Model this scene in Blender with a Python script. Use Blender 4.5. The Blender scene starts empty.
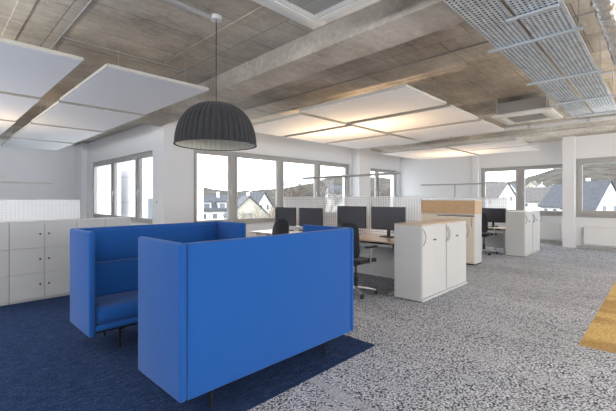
import bpy, bmesh, math, random
from mathutils import Vector, Matrix, noise
random.seed(7)
S = bpy.context.scene
COL = S.collection
PI = math.pi

# ------------------------------------------------------------------ camera
F_PX = 369.25
YAW = math.radians(43.95)          # angle between the view direction and world +X
cam_d = bpy.data.cameras.new('camera')
cam = bpy.data.objects.new('camera', cam_d); COL.objects.link(cam)
cam_d.sensor_width = 36.0
cam_d.lens = F_PX / 616 * 36.0
cam_d.shift_y = -7.0 / 616
cam_d.clip_end = 3000
cam.location = (0, 0, 1.5)
cam.rotation_euler = (PI / 2, 0, YAW - PI / 2)
S.camera = cam
# ------------------------------------------------------------------ world, light, exposure
w = bpy.data.worlds.new('overcast_sky'); S.world = w; w.use_nodes = True
bg = w.node_tree.nodes['Background']
bg.inputs[0].default_value = (0.93, 0.96, 1.0, 1); bg.inputs[1].default_value = 3.0
S.view_settings.view_transform = 'Standard'; S.view_settings.look = 'None'
S.view_settings.gamma = 1.0; S.view_settings.use_curve_mapping = False
S.view_settings.exposure = 0.75


def area(name, loc, rot, sx, sy, power, color=(1, 1, 1), spread=180):
    l = bpy.data.lights.new(name, 'AREA'); l.shape = 'RECTANGLE'; l.size = sx; l.size_y = sy
    l.energy = power; l.color = color; l.spread = math.radians(spread)
    o = bpy.data.objects.new(name, l); COL.objects.link(o); o.location = loc; o.rotation_euler = rot
    return o


# added fill lights out of view, standing in for daylight from behind and beside
area('fill_front', (5.0, -4.6, 1.8), (PI / 2, 0, 0), 13, 1.8, 68, (0.97, 0.98, 1.0))
# upward fill lights added out of view to brighten ceiling and room
for ux, uy, up in ((-1.5, -2.2, 130), (3.5, -2.6, 130), (8.5, -2.6, 140), (-2.8, 2.5, 120), (-2.8, 8.0, 420)):
    area('fill_uplight', (ux, uy, 1.95), (PI, 0, 0), 1.6, 1.6, up, (1.0, 0.87, 0.70) if ux > 5 else ((0.90, 0.95, 1.0) if ux < 0 else (0.98, 0.97, 0.96)))
area('fill_side', (-4.8, 5.0, 1.8), (PI / 2, 0, -PI / 2), 13, 1.8, 45, (0.90, 0.94, 1.0))  # cool side fill, added in front of a closed wall

S.cycles.max_bounces = 8
S.cycles.diffuse_bounces = 5
S.cycles.transparent_max_bounces = 16
S.cycles.sample_clamp_indirect = 6
S.cycles.caustics_reflective = False; S.cycles.caustics_refractive = False

# ------------------------------------------------------------------ view helpers: where does a ray at x, y meet a real plane
XD = (math.sin(YAW), math.cos(YAW)); YD = (-math.cos(YAW), math.sin(YAW))


def far(px, depth):
    r = (px - 308) / F_PX * depth
    return (r * XD[0] + depth * XD[1], r * YD[0] + depth * YD[1])


# ------------------------------------------------------------------ materials
MATS = {}


def mat(name, color, rough=0.6, metal=0.0, spec=0.5):
    if name in MATS: return MATS[name]
    m = bpy.data.materials.new(name); m.use_nodes = True
    b = m.node_tree.nodes['Principled BSDF']
    b.inputs['Base Color'].default_value = (*color, 1); b.inputs['Roughness'].default_value = rough
    b.inputs['Metallic'].default_value = metal; b.inputs['Specular IOR Level'].default_value = spec
    MATS[name] = m
    return m


class NT:
    def __init__(s, m):
        s.t = m.node_tree; s.b = s.t.nodes['Principled BSDF']; s.out = s.t.nodes['Material Output']

    def n(s, kind, **kw):
        x = s.t.nodes.new('ShaderNode' + kind)
        for k, v in kw.items():
            if k.startswith('i_'): x.inputs[k[2:].replace('_', ' ')].default_value = v
            else: setattr(x, k, v)
        return x

    def l(s, a, b): s.t.links.new(a, b)

    def coord(s, scale=(1, 1, 1), rot=(0, 0, 0), loc=(0, 0, 0), kind='Object'):
        tc = s.n('TexCoord'); mp = s.n('Mapping')
        mp.inputs['Scale'].default_value = scale; mp.inputs['Rotation'].default_value = rot; mp.inputs['Location'].default_value = loc
        s.l(tc.outputs[kind], mp.inputs[0]); return mp.outputs[0]

    def noise(s, vec, scale, detail=3, rough=0.5):
        x = s.n('TexNoise'); x.inputs['Scale'].default_value = scale; x.inputs['Detail'].default_value = detail
        x.inputs['Roughness'].default_value = rough; s.l(vec, x.inputs['Vector']); return x.outputs['Fac']

    def ramp(s, fac, stops):
        x = s.n('ValToRGB'); e = x.color_ramp.elements
        while len(e) < len(stops): e.new(0.5)
        for i, (p, c) in enumerate(stops):
            e[i].position = p; e[i].color = (*c, 1) if len(c) == 3 else c
        s.l(fac, x.inputs[0]); return x.outputs[0]

    def mix(s, fac, a, b, mode='MIX'):
        x = s.n('Mix'); x.data_type = 'RGBA'; x.blend_type = mode
        if isinstance(fac, (int, float)): x.inputs[0].default_value = fac
        else: s.l(fac, x.inputs[0])
        for i, v in ((6, a), (7, b)):
            if isinstance(v, tuple): x.inputs[i].default_value = (*v, 1)
            else: s.l(v, x.inputs[i])
        return x.outputs[2]

    def math(s, op, a, b=0.0, c=None):
        x = s.n('Math', operation=op)
        for i, v in enumerate((a, b, c)):
            if v is None: continue
            if isinstance(v, (int, float)): x.inputs[i].default_value = v
            else: s.l(v, x.inputs[i])
        return x.outputs[0]

    def bump(s, h, strength=0.3, dist=0.01):
        x = s.n('Bump'); x.inputs['Strength'].default_value = strength; x.inputs['Distance'].default_value = dist
        s.l(h, x.inputs['Height']); s.l(x.outputs[0], s.b.inputs['Normal'])

    def color(s, c): s.l(c, s.b.inputs['Base Color'])


def fabric(name, c, var=0.12, scale=260):
    m = mat(name, c, 0.9, 0, 0.2); t = NT(m); v = t.coord()
    f = t.noise(v, scale, 2); g = t.noise(t.coord(scale=(1, 1, 12)), 30, 2)
    lo = tuple(x * (1 - var) for x in c); hi = tuple(min(1, x * (1 + var)) for x in c)
    t.color(t.mix(0.35, t.ramp(f, [(0.3, lo), (0.7, hi)]), t.ramp(g, [(0.3, lo), (0.7, hi)])))
    t.bump(f, 0.25, 0.003)
    t.b.inputs['Sheen Weight'].default_value = 0.15
    return m


BLUE = fabric('blue_wool', (0.011, 0.090, 0.345))
WHITE_WALL = mat('wall_paint', (0.78, 0.79, 0.81), 0.85, 0, 0.3)
t = NT(WHITE_WALL); nz = t.noise(t.coord(), 90, 2); t.bump(nz, 0.08, 0.002)
FRAME = mat('window_frame_grey', (0.42, 0.41, 0.40), 0.45)
WHITE = mat('white_lacquer', (0.565, 0.575, 0.58), 0.45)
CREAM = mat('cream_laminate', (0.78, 0.72, 0.62), 0.5)
PLINTH = mat('plinth_grey', (0.55, 0.55, 0.55), 0.5)
BLACK = mat('black_plastic', (0.018, 0.018, 0.02), 0.5)
DARK = mat('dark_metal', (0.03, 0.03, 0.032), 0.4, 0.6)
SCREEN = mat('monitor_glass', (0.052, 0.056, 0.074), 0.3)
CHROME = mat('brushed_steel', (0.62, 0.62, 0.64), 0.3, 1.0)
HANDLE = mat('grey_steel_handle', (0.22, 0.22, 0.23), 0.35, 0.9)
LAMPGREY = mat('lamp_grey', (0.36, 0.36, 0.36), 0.45, 0.3)
RADW = mat('radiator_white', (0.78, 0.79, 0.80), 0.4)
ALU = mat('aluminium', (0.66, 0.66, 0.67), 0.4, 0.7)
PANEL = mat('acoustic_panel_white', (0.84, 0.84, 0.85), 0.9)
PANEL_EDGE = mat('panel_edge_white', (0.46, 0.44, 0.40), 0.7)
PLASTIC = mat('white_plastic', (0.72, 0.72, 0.70), 0.4)
GRILLE = mat('grille_grey', (0.34, 0.34, 0.33), 0.5)
OFFBLACK = fabric('charcoal_mesh', (0.028, 0.030, 0.038), 0.25)


def wood():
    m = mat('oak_veneer', (0.6, 0.42, 0.26), 0.5); t = NT(m)
    v = t.coord(scale=(3, 3, 40)); a = t.noise(v, 2.2, 5, 0.6)
    t.color(t.ramp(a, [(0.25, (0.45, 0.29, 0.17)), (0.55, (0.58, 0.40, 0.24)), (0.8, (0.66, 0.48, 0.31))]))
    return m


WOOD = wood()


def wood_top():
    m = mat('oak_top', (0.6, 0.42, 0.26), 0.28); t = NT(m)
    v = t.coord(scale=(3, 30, 3)); a = t.noise(v, 2.2, 5, 0.6)
    t.color(t.ramp(a, [(0.25, (0.50, 0.37, 0.26)), (0.8, (0.66, 0.52, 0.40))]))
    return m


WOODTOP = wood_top()


def grey_carpet():
    m = mat('grey_loop_carpet', (0.3, 0.3, 0.32), 0.95, 0, 0.1); t = NT(m)
    v = t.coord()
    wv = t.n('TexVoronoi'); wv.inputs['Scale'].default_value = 98; wv.inputs['Randomness'].default_value = 1
    sv = t.coord(scale=(1.0, 0.62, 1), rot=(0, 0, 0.35)); t.l(sv, wv.inputs['Vector'])
    n1 = t.noise(sv, 118, 2, 0.6)
    fac = t.math('ADD', t.math('MULTIPLY', wv.outputs['Distance'], 0.45), t.math('MULTIPLY', n1, 0.9))
    base = t.ramp(fac, [(0.56, (0.74, 0.77, 0.85)), (0.66, (0.54, 0.565, 0.63)), (0.75, (0.030, 0.034, 0.046))])
    # plank tiles, running with the room's y axis
    br = t.n('TexBrick'); br.offset = 0.37; br.inputs['Scale'].default_value = 1
    br.inputs['Brick Width'].default_value = 1.0; br.inputs['Row Height'].default_value = 0.25
    br.inputs['Mortar Size'].default_value = 0.0; br.inputs['Color1'].default_value = (0, 0, 0, 1); br.inputs['Color2'].default_value = (1, 1, 1, 1)
    t.l(t.coord(rot=(0, 0, PI / 2)), br.inputs['Vector'])
    st = t.noise(t.coord(scale=(5.0, 0.75, 1)), 1.3, 4, 0.65)
    tile = t.math('ADD', t.math('MULTIPLY', br.outputs['Color'], 0.16), st)
    pale = t.ramp(tile, [(0.665, (0, 0, 0)), (0.71, (1, 1, 1))])
    plain = t.ramp(t.noise(v, 60, 2), [(0.3, (0.37, 0.385, 0.425)), (0.7, (0.50, 0.52, 0.57))])
    c = t.mix(t.math('MULTIPLY', pale, 0.75), base, plain)
    big = t.ramp(t.noise(t.coord(scale=(1, .5, 1)), 0.9, 3), [(0.3, (0.82, 0.82, 0.82)), (0.7, (1.08, 1.08, 1.08))])
    t.color(t.mix(1.0, c, big, 'MULTIPLY'))
    t.bump(n1, 0.4, 0.004)
    return m


def plain_carpet(name, c1, c2, c3):
    m = mat(name, c2, 0.95, 0, 0.1); t = NT(m); v = t.coord()
    a = t.noise(v, 110, 3, 0.7); b = t.noise(t.coord(scale=(1, 3.5, 1)), 9, 4, 0.7)
    f = t.math('ADD', t.math('MULTIPLY', a, 0.7), t.math('MULTIPLY', b, 0.3))
    t.color(t.ramp(f, [(0.34, c1), (0.5, c2), (0.66, c3)])); t.bump(a, 0.5, 0.004)
    if name.startswith('ochre'):
        src = t.b.inputs['Base Color'].links[0].from_socket
        wr = t.ramp(t.noise(t.coord(scale=(1.6, .4, 1)), 1.4, 3), [(0.40, (0.72, 0.66, 0.66)), (0.52, (1, 1, 1))])
        t.color(t.mix(1.0, src, wr, 'MULTIPLY'))
    return m


GREYC = grey_carpet()
BLUEC = plain_carpet('navy_carpet', (0.004, 0.009, 0.028), (0.017, 0.036, 0.100), (0.06, 0.105, 0.24))
YELC = plain_carpet('ochre_carpet', (0.26, 0.155, 0.045), (0.56, 0.39, 0.155), (0.78, 0.60, 0.30))


def concrete(name, joints=True, tint=(1, 1, 1)):
    m = mat(name, (0.3, 0.28, 0.26), 0.85, 0, 0.25); t = NT(m); v = t.coord()
    a = t.noise(v, 1.1, 6, 0.62); fine = t.noise(v, 22, 5, 0.7)
    grain = t.noise(t.coord(scale=(1.2, 5, 5)), 3, 4, 0.6)
    f = t.math('ADD', t.math('MULTIPLY', a, 0.6), t.math('ADD', t.math('MULTIPLY', fine, 0.2), t.math('MULTIPLY', grain, 0.2)))
    col = t.ramp(f, [(0.34, (0.30, 0.265, 0.22)), (0.48, (0.49, 0.445, 0.385)), (0.62, (0.68, 0.635, 0.565))])
    if joints:
        br = t.n('TexBrick'); br.offset = 0.43; br.inputs['Scale'].default_value = 1
        br.inputs['Brick Width'].default_value = 0.66; br.inputs['Row Height'].default_value = 1.68
        br.inputs['Mortar Size'].default_value = 0.0045; br.inputs['Mortar Smooth'].default_value = 0.3
        br.inputs['Color1'].default_value = (0.92, 0.90, 0.88, 1); br.inputs['Color2'].default_value = (1.12, 1.11, 1.09, 1)
        br.inputs['Mortar'].default_value = (0.35, 0.33, 0.30, 1)
        # rows across x (bays 1.68 m wide), bricks along y
        t.l(t.coord(rot=(0, 0, PI / 2), loc=(0, 0.68 - 1.68 * 0.0, 0)), br.inputs['Vector'])
        col = t.mix(1.0, col, br.outputs['Color'], 'MULTIPLY')
    if tint != (1, 1, 1): col = t.mix(1.0, col, tint, 'MULTIPLY')
    pits = t.ramp(t.noise(v, 38, 2, 0.5), [(0.70, (1, 1, 1)), (0.76, (0.45, 0.42, 0.40))])
    t.color(t.mix(1.0, col, pits, 'MULTIPLY')); t.bump(fine, 0.3, 0.01)
    return m


CONC = concrete('ceiling_concrete')
CONCB = concrete('beam_concrete', False, (0.95, 0.95, 0.95))
STRIP = concrete('ceiling_rib_concrete', False, (0.92, 0.90, 0.86))


def glass():
    m = bpy.data.materials.new('window_glass'); m.use_nodes = True; t = m.node_tree; t.nodes.clear()
    o = t.nodes.new('ShaderNodeOutputMaterial'); tr = t.nodes.new('ShaderNodeBsdfTransparent'); gl = t.nodes.new('ShaderNodeBsdfGlossy')
    gl.inputs['Roughness'].default_value = 0.03; tr.inputs[0].default_value = (0.95, 0.965, 0.965, 1)
    mx = t.nodes.new('ShaderNodeMixShader'); lw = t.nodes.new('ShaderNodeLayerWeight'); lw.inputs[0].default_value = 0.5; fr = t.nodes.new('ShaderNodeMath'); fr.operation = 'POWER'; fr.inputs[1].default_value = 4.0; t.links.new(lw.outputs['Facing'], fr.inputs[0])
    t.links.new(fr.outputs[0], mx.inputs[0]); t.links.new(tr.outputs[0], mx.inputs[1]); t.links.new(gl.outputs[0], mx.inputs[2])
    t.links.new(mx.outputs[0], o.inputs[0]); return m


GLASS = glass()


def veil(name, axis, gm=0.24, base=0.33):
    """pale translucent screen sheet with a small printed grid of dots"""
    m = bpy.data.materials.new(name); m.use_nodes = True; t = NT(m); t.b.inputs['Base Color'].default_value = (0.92, 0.94, 0.98, 1)
    t.b.inputs['Roughness'].default_value = 0.3
    tc = t.n('TexCoord'); sp = t.n('SeparateXYZ'); t.l(tc.outputs['Object'], sp.inputs[0])
    u = sp.outputs[axis]; z = sp.outputs[2]
    fu = t.math('FRACT', t.math('MULTIPLY', u, 1 / 0.052)); fz = t.math('FRACT', t.math('MULTIPLY', z, 1 / 0.04))
    g = t.math('MULTIPLY', t.math('GREATER_THAN', fu, 0.45), t.math('GREATER_THAN', fz, 0.4))
    al = t.math('ADD', t.math('MULTIPLY', g, gm), base)
    t.l(al, t.b.inputs['Alpha']); return m


VEIL_X = veil('screen_veil_x', 0, 0.07, 0.58); VEIL_Y = veil('screen_veil_y', 1)


def perforated():
    m = bpy.data.materials.new('perforated_zinc'); m.use_nodes = True; t = NT(m)
    t.b.inputs['Metallic'].default_value = 0.85; t.b.inputs['Roughness'].default_value = 0.38
    a = t.noise(t.coord(scale=(1, 3, 1)), 5, 4, 0.7)
    t.color(t.ramp(a, [(0.3, (0.46, 0.52, 0.58)), (0.7, (0.88, 0.93, 0.98))]))
    tc = t.n('TexCoord'); sp = t.n('SeparateXYZ'); t.l(tc.outputs['Object'], sp.inputs[0])
    fx = t.math('ABSOLUTE', t.math('SUBTRACT', t.math('FRACT', t.math('MULTIPLY', sp.outputs[0], 1 / 0.044)), 0.5))
    fy = t.math('ABSOLUTE', t.math('SUBTRACT', t.math('FRACT', t.math('MULTIPLY', sp.outputs[1], 1 / 0.036)), 0.5))
    hole = t.math('MULTIPLY', t.math('LESS_THAN', fx, 0.23), t.math('LESS_THAN', fy, 0.23))
    t.l(t.math('SUBTRACT', 1.0, hole), t.b.inputs['Alpha']); return m


PERF = perforated()
CASING = mat('dull_zinc_casing', (0.40, 0.39, 0.37), 0.6, 0.2)
ZINC = mat('galvanised_steel', (0.60, 0.64, 0.68), 0.38, 0.85)
FOIL = mat('aluminium_foil', (0.72, 0.73, 0.74), 0.42, 1.0)
JACKET = mat('pipe_jacket_foil', (0.82, 0.83, 0.84), 0.3, 0.55)
FELT = fabric('charcoal_felt', (0.040, 0.042, 0.048), 0.5, 90)
FELT_IN = mat('cream_felt', (0.90, 0.86, 0.72), 0.9)

# ------------------------------------------------------------------ mesh helpers


class MB:
    def __init__(s): s.bm = bmesh.new()

    def add(s, tmp, M=None):
        if M is not None: bmesh.ops.transform(tmp, matrix=M, verts=tmp.verts)
        me = bpy.data.meshes.new('tmp'); tmp.to_mesh(me); tmp.free(); s.bm.from_mesh(me); bpy.data.meshes.remove(me); return s

    def box(s, x0, x1, y0, y1, z0, z1, bev=0.0, seg=2, M=None):
        b = bmesh.new(); bmesh.ops.create_cube(b, size=1)
        bmesh.ops.scale(b, vec=(x1 - x0, y1 - y0, z1 - z0), verts=b.verts)
        bmesh.ops.translate(b, vec=((x0 + x1) / 2, (y0 + y1) / 2, (z0 + z1) / 2), verts=b.verts)
        if bev > 0: bmesh.ops.bevel(b, geom=b.edges[:], offset=bev, segments=seg, profile=0.5, affect='EDGES')
        return s.add(b, M)

    def tube(s, pts, r, seg=8, cap=True):
        b = bmesh.new(); rings = []
        pts = [Vector(p) for p in pts]; n = len(pts)
        for i, p in enumerate(pts):
            d = (pts[min(i + 1, n - 1)] - pts[max(i - 1, 0)]).normalized()
            up = Vector((0, 0, 1)) if abs(d.z) < 0.9 else Vector((1, 0, 0))
            a = d.cross(up).normalized(); c = d.cross(a)
            rr = r[i] if isinstance(r, (list, tuple)) else r
            rings.append([b.verts.new(p + (a * math.cos(2 * PI * k / seg) + c * math.sin(2 * PI * k / seg)) * rr) for k in range(seg)])
        for i in range(n - 1):
            for k in range(seg):
                b.faces.new((rings[i][k], rings[i][(k + 1) % seg], rings[i + 1][(k + 1) % seg], rings[i + 1][k]))
        if cap: b.faces.new(rings[0][::-1]); b.faces.new(rings[-1])
        return s.add(b)

    def cyl(s, x, y, z0, z1, r0, r1=None, seg=24):
        return s.tube([(x, y, z0), (x, y, z1)], [r0, r0 if r1 is None else r1], seg)

    def poly(s, pts, faces):
        b = bmesh.new(); v = [b.verts.new(p) for p in pts]
        for f in faces: b.faces.new([v[i] for i in f])
        return s.add(b)

    def grid(s, fn, nu, nv, thick=None):
        b = bmesh.new(); V = [[b.verts.new(fn(i / nu, j / nv)) for j in range(nv + 1)] for i in range(nu + 1)]
        for i in range(nu):
            for j in range(nv): b.faces.new((V[i][j], V[i + 1][j], V[i + 1][j + 1], V[i][j + 1]))
        if thick:
            bmesh.ops.recalc_face_normals(b, faces=b.faces); bmesh.ops.solidify(b, geom=b.faces[:], thickness=thick)
        return s.add(b)

    def build(s, name, m, parent=None, smooth=False):
        bmesh.ops.recalc_face_normals(s.bm, faces=s.bm.faces)
        me = bpy.data.meshes.new(name); s.bm.to_mesh(me); s.bm.free(); me.materials.append(m)
        if smooth:
            for p in me.polygons: p.use_smooth = True
            me.set_sharp_from_angle(angle=math.radians(38))
        o = bpy.data.objects.new(name, me); COL.objects.link(o)
        if parent: o.parent = parent
        return o


def B(x0, x1, y0, y1, z0, z1, bev=0.0, seg=2): return MB().box(x0, x1, y0, y1, z0, z1, bev, seg)


def tag(o, label, cat, group=None, kind=None):
    o['label'] = label; o['category'] = cat
    if group: o['group'] = group
    if kind: o['kind'] = kind
    return o


def thing(name, label, cat, loc=(0, 0, 0), rz=0, group=None):
    o = bpy.data.objects.new(name, None); COL.objects.link(o); o.location = loc; o.rotation_euler = (0, 0, rz)
    o.empty_display_size = 0.1
    if label: tag(o, label, cat, group)
    return o


def struct(o): o['kind'] = 'structure'; return o


def dup(o, parent=None):
    c = o.copy(); COL.objects.link(c)
    if parent: c.parent = parent
    for ch in list(o.children): dup(ch, c)
    return c


def again(root, loc, label, rz=None, group=None):
    c = dup(root); c.location = loc
    if rz is not None: c.rotation_euler = (0, 0, rz)
    c['label'] = label
    if group: c['group'] = group
    return c


# ================================================================== ROOM
CZ = 3.4


def slab(z0, z1):
    p = [(-5, -5), (14.9, -5), (14.9, 8.72), (4.22, 8.72), (4.22, 15.62), (-5, 15.62)]
    n = len(p); v = [(x, y, z0) for x, y in p] + [(x, y, z1) for x, y in p]
    return MB().poly(v, [tuple(range(n))[::-1], tuple(range(n, 2 * n))] + [(i, (i + 1) % n, (i + 1) % n + n, i + n) for i in range(n)])


struct(slab(-0.25, 0).build('floor', GREYC))
struct(slab(CZ, CZ + 0.3).build('ceiling', CONC))


def wall_boxes(mb, along, a0, a1, p0, p1, z0, z1, openings):
    """wall running along 'x' or 'y' from a0 to a1, thickness p0..p1, with rectangular openings (a, b, zs, zh)"""
    def bx(a, b, c, d):
        if b - a < 1e-4 or d - c < 1e-4: return
        if along == 'x': mb.box(a, b, p0, p1, c, d)
        else: mb.box(p0, p1, a, b, c, d)
    cur = a0
    for a, b, zs, zh in sorted(openings):
        bx(cur, a, z0, z1); bx(a, b, z0, zs); bx(a, b, zh, z1); cur = b
    bx(cur, a1, z0, z1)
    return mb


WB = 8.35; WL = 3.9; WC = 14.45; WC2 = 13.85
struct(wall_boxes(MB(), 'x', 4.3, 15.0, WB, WB + 0.35, 0, CZ, [(4.60, 10.90, 0.80, 2.77), (12.05, 14.27, 0.95, 2.70)]).build('wall_back', WHITE_WALL))
struct(wall_boxes(MB(), 'y', 8.9, 15.3, WL, WL + 0.3, 0, CZ, [(8.95, 14.0, 0.85, 2.70)]).build('wall_left', WHITE_WALL))
struct(B(-5, 4.2, 15.3, 15.6, 0, CZ).build('wall_far_left', WHITE_WALL))
struct(wall_boxes(MB(), 'y', 2.0, WB, WC, WC + 0.35, 0, CZ, [(2.2, 4.95, 0.95, 2.63)]).build('wall_right', WHITE_WALL))
struct(wall_boxes(MB(), 'y', -5, 2.0, WC2, WC2 + 0.35, 0, CZ, [(-1.6, 1.97, 0.96, 2.72)]).build('wall_near_right', WHITE_WALL))
struct(wall_boxes(MB(), 'x', -5, 14.2, -5.3, -5, 0, CZ, [(-4, 3.5, 0.9, 2.7), (4.5, 13, 0.9, 2.7)]).build('wall_front', WHITE_WALL))
struct(B(-5.3, -5, -5.3, 15.6, 0, CZ).build('wall_behind_left', WHITE_WALL))
# columns
struct(B(3.77, 4.36, 8.2, 8.80, 0, CZ, 0.006).build('trim_1', WHITE_WALL))
struct(B(11.0, 11.72, 8.0, WB, 0, CZ, 0.006).build('trim_2', WHITE_WALL))
struct(B(13.67, 14.3, 1.95, 2.26, 0, CZ, 0.006).build('trim_3', WHITE_WALL))
struct(B(14.33, WC, 5.0, 5.22, 0, CZ, 0.004).build('trim_4', WHITE_WALL))
struct(B(3.74, WL, 14.4, 15.3, 0, CZ, 0.004).build('trim_5', WHITE_WALL))
# downstand beam, slightly out of square with the room
bm_ = MB(); b0 = Vector((2.98, -5, 0)); 
def beam_x(y): return 3.0 + 0.036 * (y - 1.2)
pts = []
for y in (-5, 8.35):
    x = beam_x(y)
    for dx, z in ((0, 3.157), (0.5, 3.157), (0.5, CZ), (0, CZ)): pts.append((x + dx, y, z))
bm_.poly(pts, [(0, 1, 2, 3), (7, 6, 5, 4), (0, 4, 5, 1), (1, 5, 6, 2), (2, 6, 7, 3), (3, 7, 4, 0)])
struct(bm_.build('trim_6', CONCB))
# shallow ribs cast into the ceiling
for i, x in enumerate((0.68, 2.36, 5.42, 7.1, 8.78, 10.5, 12.2)):
    struct(B(x - 0.06, x + 0.06, -5, 8.35 if x > 3.9 else 15.3, CZ - 0.012, CZ + 0.01).build('trim_%d' % (7 + i), STRIP))
# skirting
struct(B(14.3, 14.45, 2.28, 8.35, 0, 0.06).build('baseboard_right', FRAME))
struct(B(13.82, 13.85, -5, 1.92, 0, 0.07).build('baseboard_near_right', FRAME))
struct(B(4.36, 11.0, 8.335, 8.35, 0, 0.07).build('baseboard_back', FRAME))

# ------------------------------------------------------------------ windows
WN = [0]


def window(along, a0, a1, p, z0, z1, inward=-1, handle=True, hside=1, frame=0.075, sash=0.075):
    """one glazed unit; p = position of the frame's room face, depth goes outward"""
    WN[0] += 1
    root = struct(thing('window_%d' % WN[0], None, None))
    del_keys = [k for k in ('label', 'category') if k in root]
    for k in del_keys: del root[k]

    def bx(mb, a, b, q0, q1, c, d, bev=0.004):
        if along == 'x': mb.box(a, b, q0, q1, c, d, bev, 1)
        else: mb.box(q0, q1, a, b, c, d, bev, 1)

    def ring(mb, a, b, c, d, t, q0, q1):
        bx(mb, a, a + t, q0, q1, c, d); bx(mb, b - t, b, q0, q1, c, d)
        bx(mb, a + t, b - t, q0, q1, c, c + t); bx(mb, a + t, b - t, q0, q1, d - t, d)
    m1 = MB(); ring(m1, a0, a1, z0, z1, frame, p, p + 0.09); m1.build('window_frame', FRAME, root)
    m2 = MB(); f = frame - 0.01; ring(m2, a0 + f, a1 - f, z0 + f, z1 - f, sash, p - 0.02, p + 0.06); sh = m2.build('window_sash', FRAME, root)
    g = MB(); q = f + sash - 0.01; bx(g, a0 + q, a1 - q, p + 0.02, p + 0.028, z0 + q, z1 - q, 0); g.build('window_pane', GLASS, root)
    if handle:
        h = MB(); a = (a1 - f - sash / 2) if hside > 0 else (a0 + f + sash / 2); zc = z0 + (z1 - z0) * 0.46
        bx(h, a - 0.014, a + 0.014, p - 0.032, p - 0.02, zc - 0.035, zc + 0.035, 0.003)
        bx(h, a - 0.009, a + 0.009, p - 0.06, p - 0.03, zc - 0.009, zc + 0.009, 0.003)
        bx(h, a - 0.010, a + 0.010, p - 0.066, p - 0.05, zc - 0.13, zc + 0.012, 0.004)
        h.build('window_handle', CHROME, sh)
    return root


pB = WB + 0.10
window('x', 4.60, 5.82, pB, 0.80, 2.77, hside=1)
window('x', 5.82, 7.54, pB, 0.80, 2.77, hside=-1)
window('x', 7.54, 9.23, pB, 0.80, 2.77, hside=1)
window('x', 9.23, 10.90, pB, 0.80, 2.77, hside=-1)
window('x', 12.05, 12.84, pB, 0.95, 2.70, hside=1, frame=0.06, sash=0.06)
window('x', 12.84, 14.27, pB, 0.95, 2.70, hside=-1, frame=0.06, sash=0.06)
pL = WL + 0.08
window('y', 8.95, 10.2, pL, 0.85, 2.70, hside=1)
window('y', 10.2, 12.07, pL, 0.85, 2.70, hside=1)
window('y', 12.07, 14.0, pL, 0.85, 2.70, hside=-1, handle=False)
pC = WC + 0.08
window('y', 2.2, 3.64, pC, 0.95, 2.63, hside=1)
window('y', 3.64, 4.95, pC, 0.95, 2.63, hside=-1)
pC2 = WC2 + 0.06
window('y', 0.15, 1.97, pC2, 0.96, 2.72, hside=-1, frame=0.09, sash=0.1)
window('y', -1.6, 0.15, pC2, 0.96, 2.72, hside=1, frame=0.09, sash=0.1)
# window boards
struct(B(4.60, 10.90, WB - 0.03, WB + 0.12, 0.77, 0.80, 0.004).build('trim_14', PLASTIC))
struct(B(12.05, 14.27, WB - 0.03, WB + 0.12, 0.92, 0.95, 0.004).build('trim_15', PLASTIC))
struct(B(WL - 0.03, WL + 0.1, 8.95, 14.0, 0.82, 0.85, 0.004).build('trim_16', PLASTIC))
struct(B(WC - 0.03, WC + 0.1, 2.2, 4.95, 0.92, 0.95, 0.004).build('trim_17', FRAME))
struct(B(WC2 - 0.02, WC2 + 0.1, -1.6, 1.95, 0.93, 0.96, 0.004).build('trim_18', FRAME))

# ------------------------------------------------------------------ carpets
tag(B(-5, 3.2, 2.12, 15.3, -0.006, 0.002).build('blue_carpet', BLUEC), 'dark navy blue carpet field under the two sofas', 'carpet')
tag(B(4.64, 10.2, -3.0, 0.63, -0.006, 0.002).build('yellow_carpet', YELC), 'ochre yellow carpet field at the right edge of the floor', 'carpet')

# ================================================================== SOFAS


def make_sofa(label, group, top=1.21, L=1.83):
    """local: length along x (0..1.86), back plane at y=0, seat towards +y up to 0.66"""
    D = 0.68; zb = 0.19; zt = top; T = 0.055
    r = thing('high_back_sofa', label, 'sofa', group=group)
    for x0 in (0, L - T):
        p = B(x0, x0 + T, 0, D, zb, zt, 0.022, 4).build('side_panel', BLUE, r, True)
        xs = x0 + T if x0 == 0 else x0
        # piped seam down the panel's edges
        MB().tube([(xs, -0.002, zb + 0.02), (xs, -0.002, zt - 0.02)], 0.004, 6).build('piping', BLUE, p)
    bk = B(T - 0.004, L - T + 0.004, 0.0, 0.07, zb, zt - 0.004, 0.018, 4).build('back_panel', BLUE, r, True)
    B(T + 0.004, L - T - 0.004, 0.066, 0.20, 0.44, 0.81, 0.035, 4).build('back_cushion', BLUE, r, True)
    B(T + 0.004, L - T - 0.004, 0.064, 0.095, 0.805, zt - 0.03, 0.012, 3).build('upper_back_cushion', BLUE, r, True)
    for k in range(2):
        w2 = (L - 2 * T) / 2
        B(T + 0.006 + k * w2, T + (k + 1) * w2 - 0.003, 0.12, D - 0.005, 0.285, 0.455, 0.065, 6).build('seat_cushion', BLUE, r, True)
    B(T, L - T, 0.06, D - 0.01, 0.23, 0.29, 0.02, 3).build('seat_base', BLUE, r, True)
    f = B(T + 0.02, L - T - 0.02, 0.12, 0.14, 0.195, 0.216, 0.003, 1).box(T + 0.02, L - T - 0.02, D - 0.1, D - 0.08, 0.195, 0.216, 0.003, 1)
    f.build('frame_rail', DARK, r)
    for x in (0.30, L - 0.30):
        for y in (0.13, D - 0.09):
            MB().box(x - 0.011, x + 0.011, y - 0.011, y + 0.011, 0.0, 0.20, 0.003, 1).box(x - 0.045, x + 0.011, y - 0.011, y + 0.011, 0.18, 0.2, 0.003, 1).build('leg', DARK, r)
    return r


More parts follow.
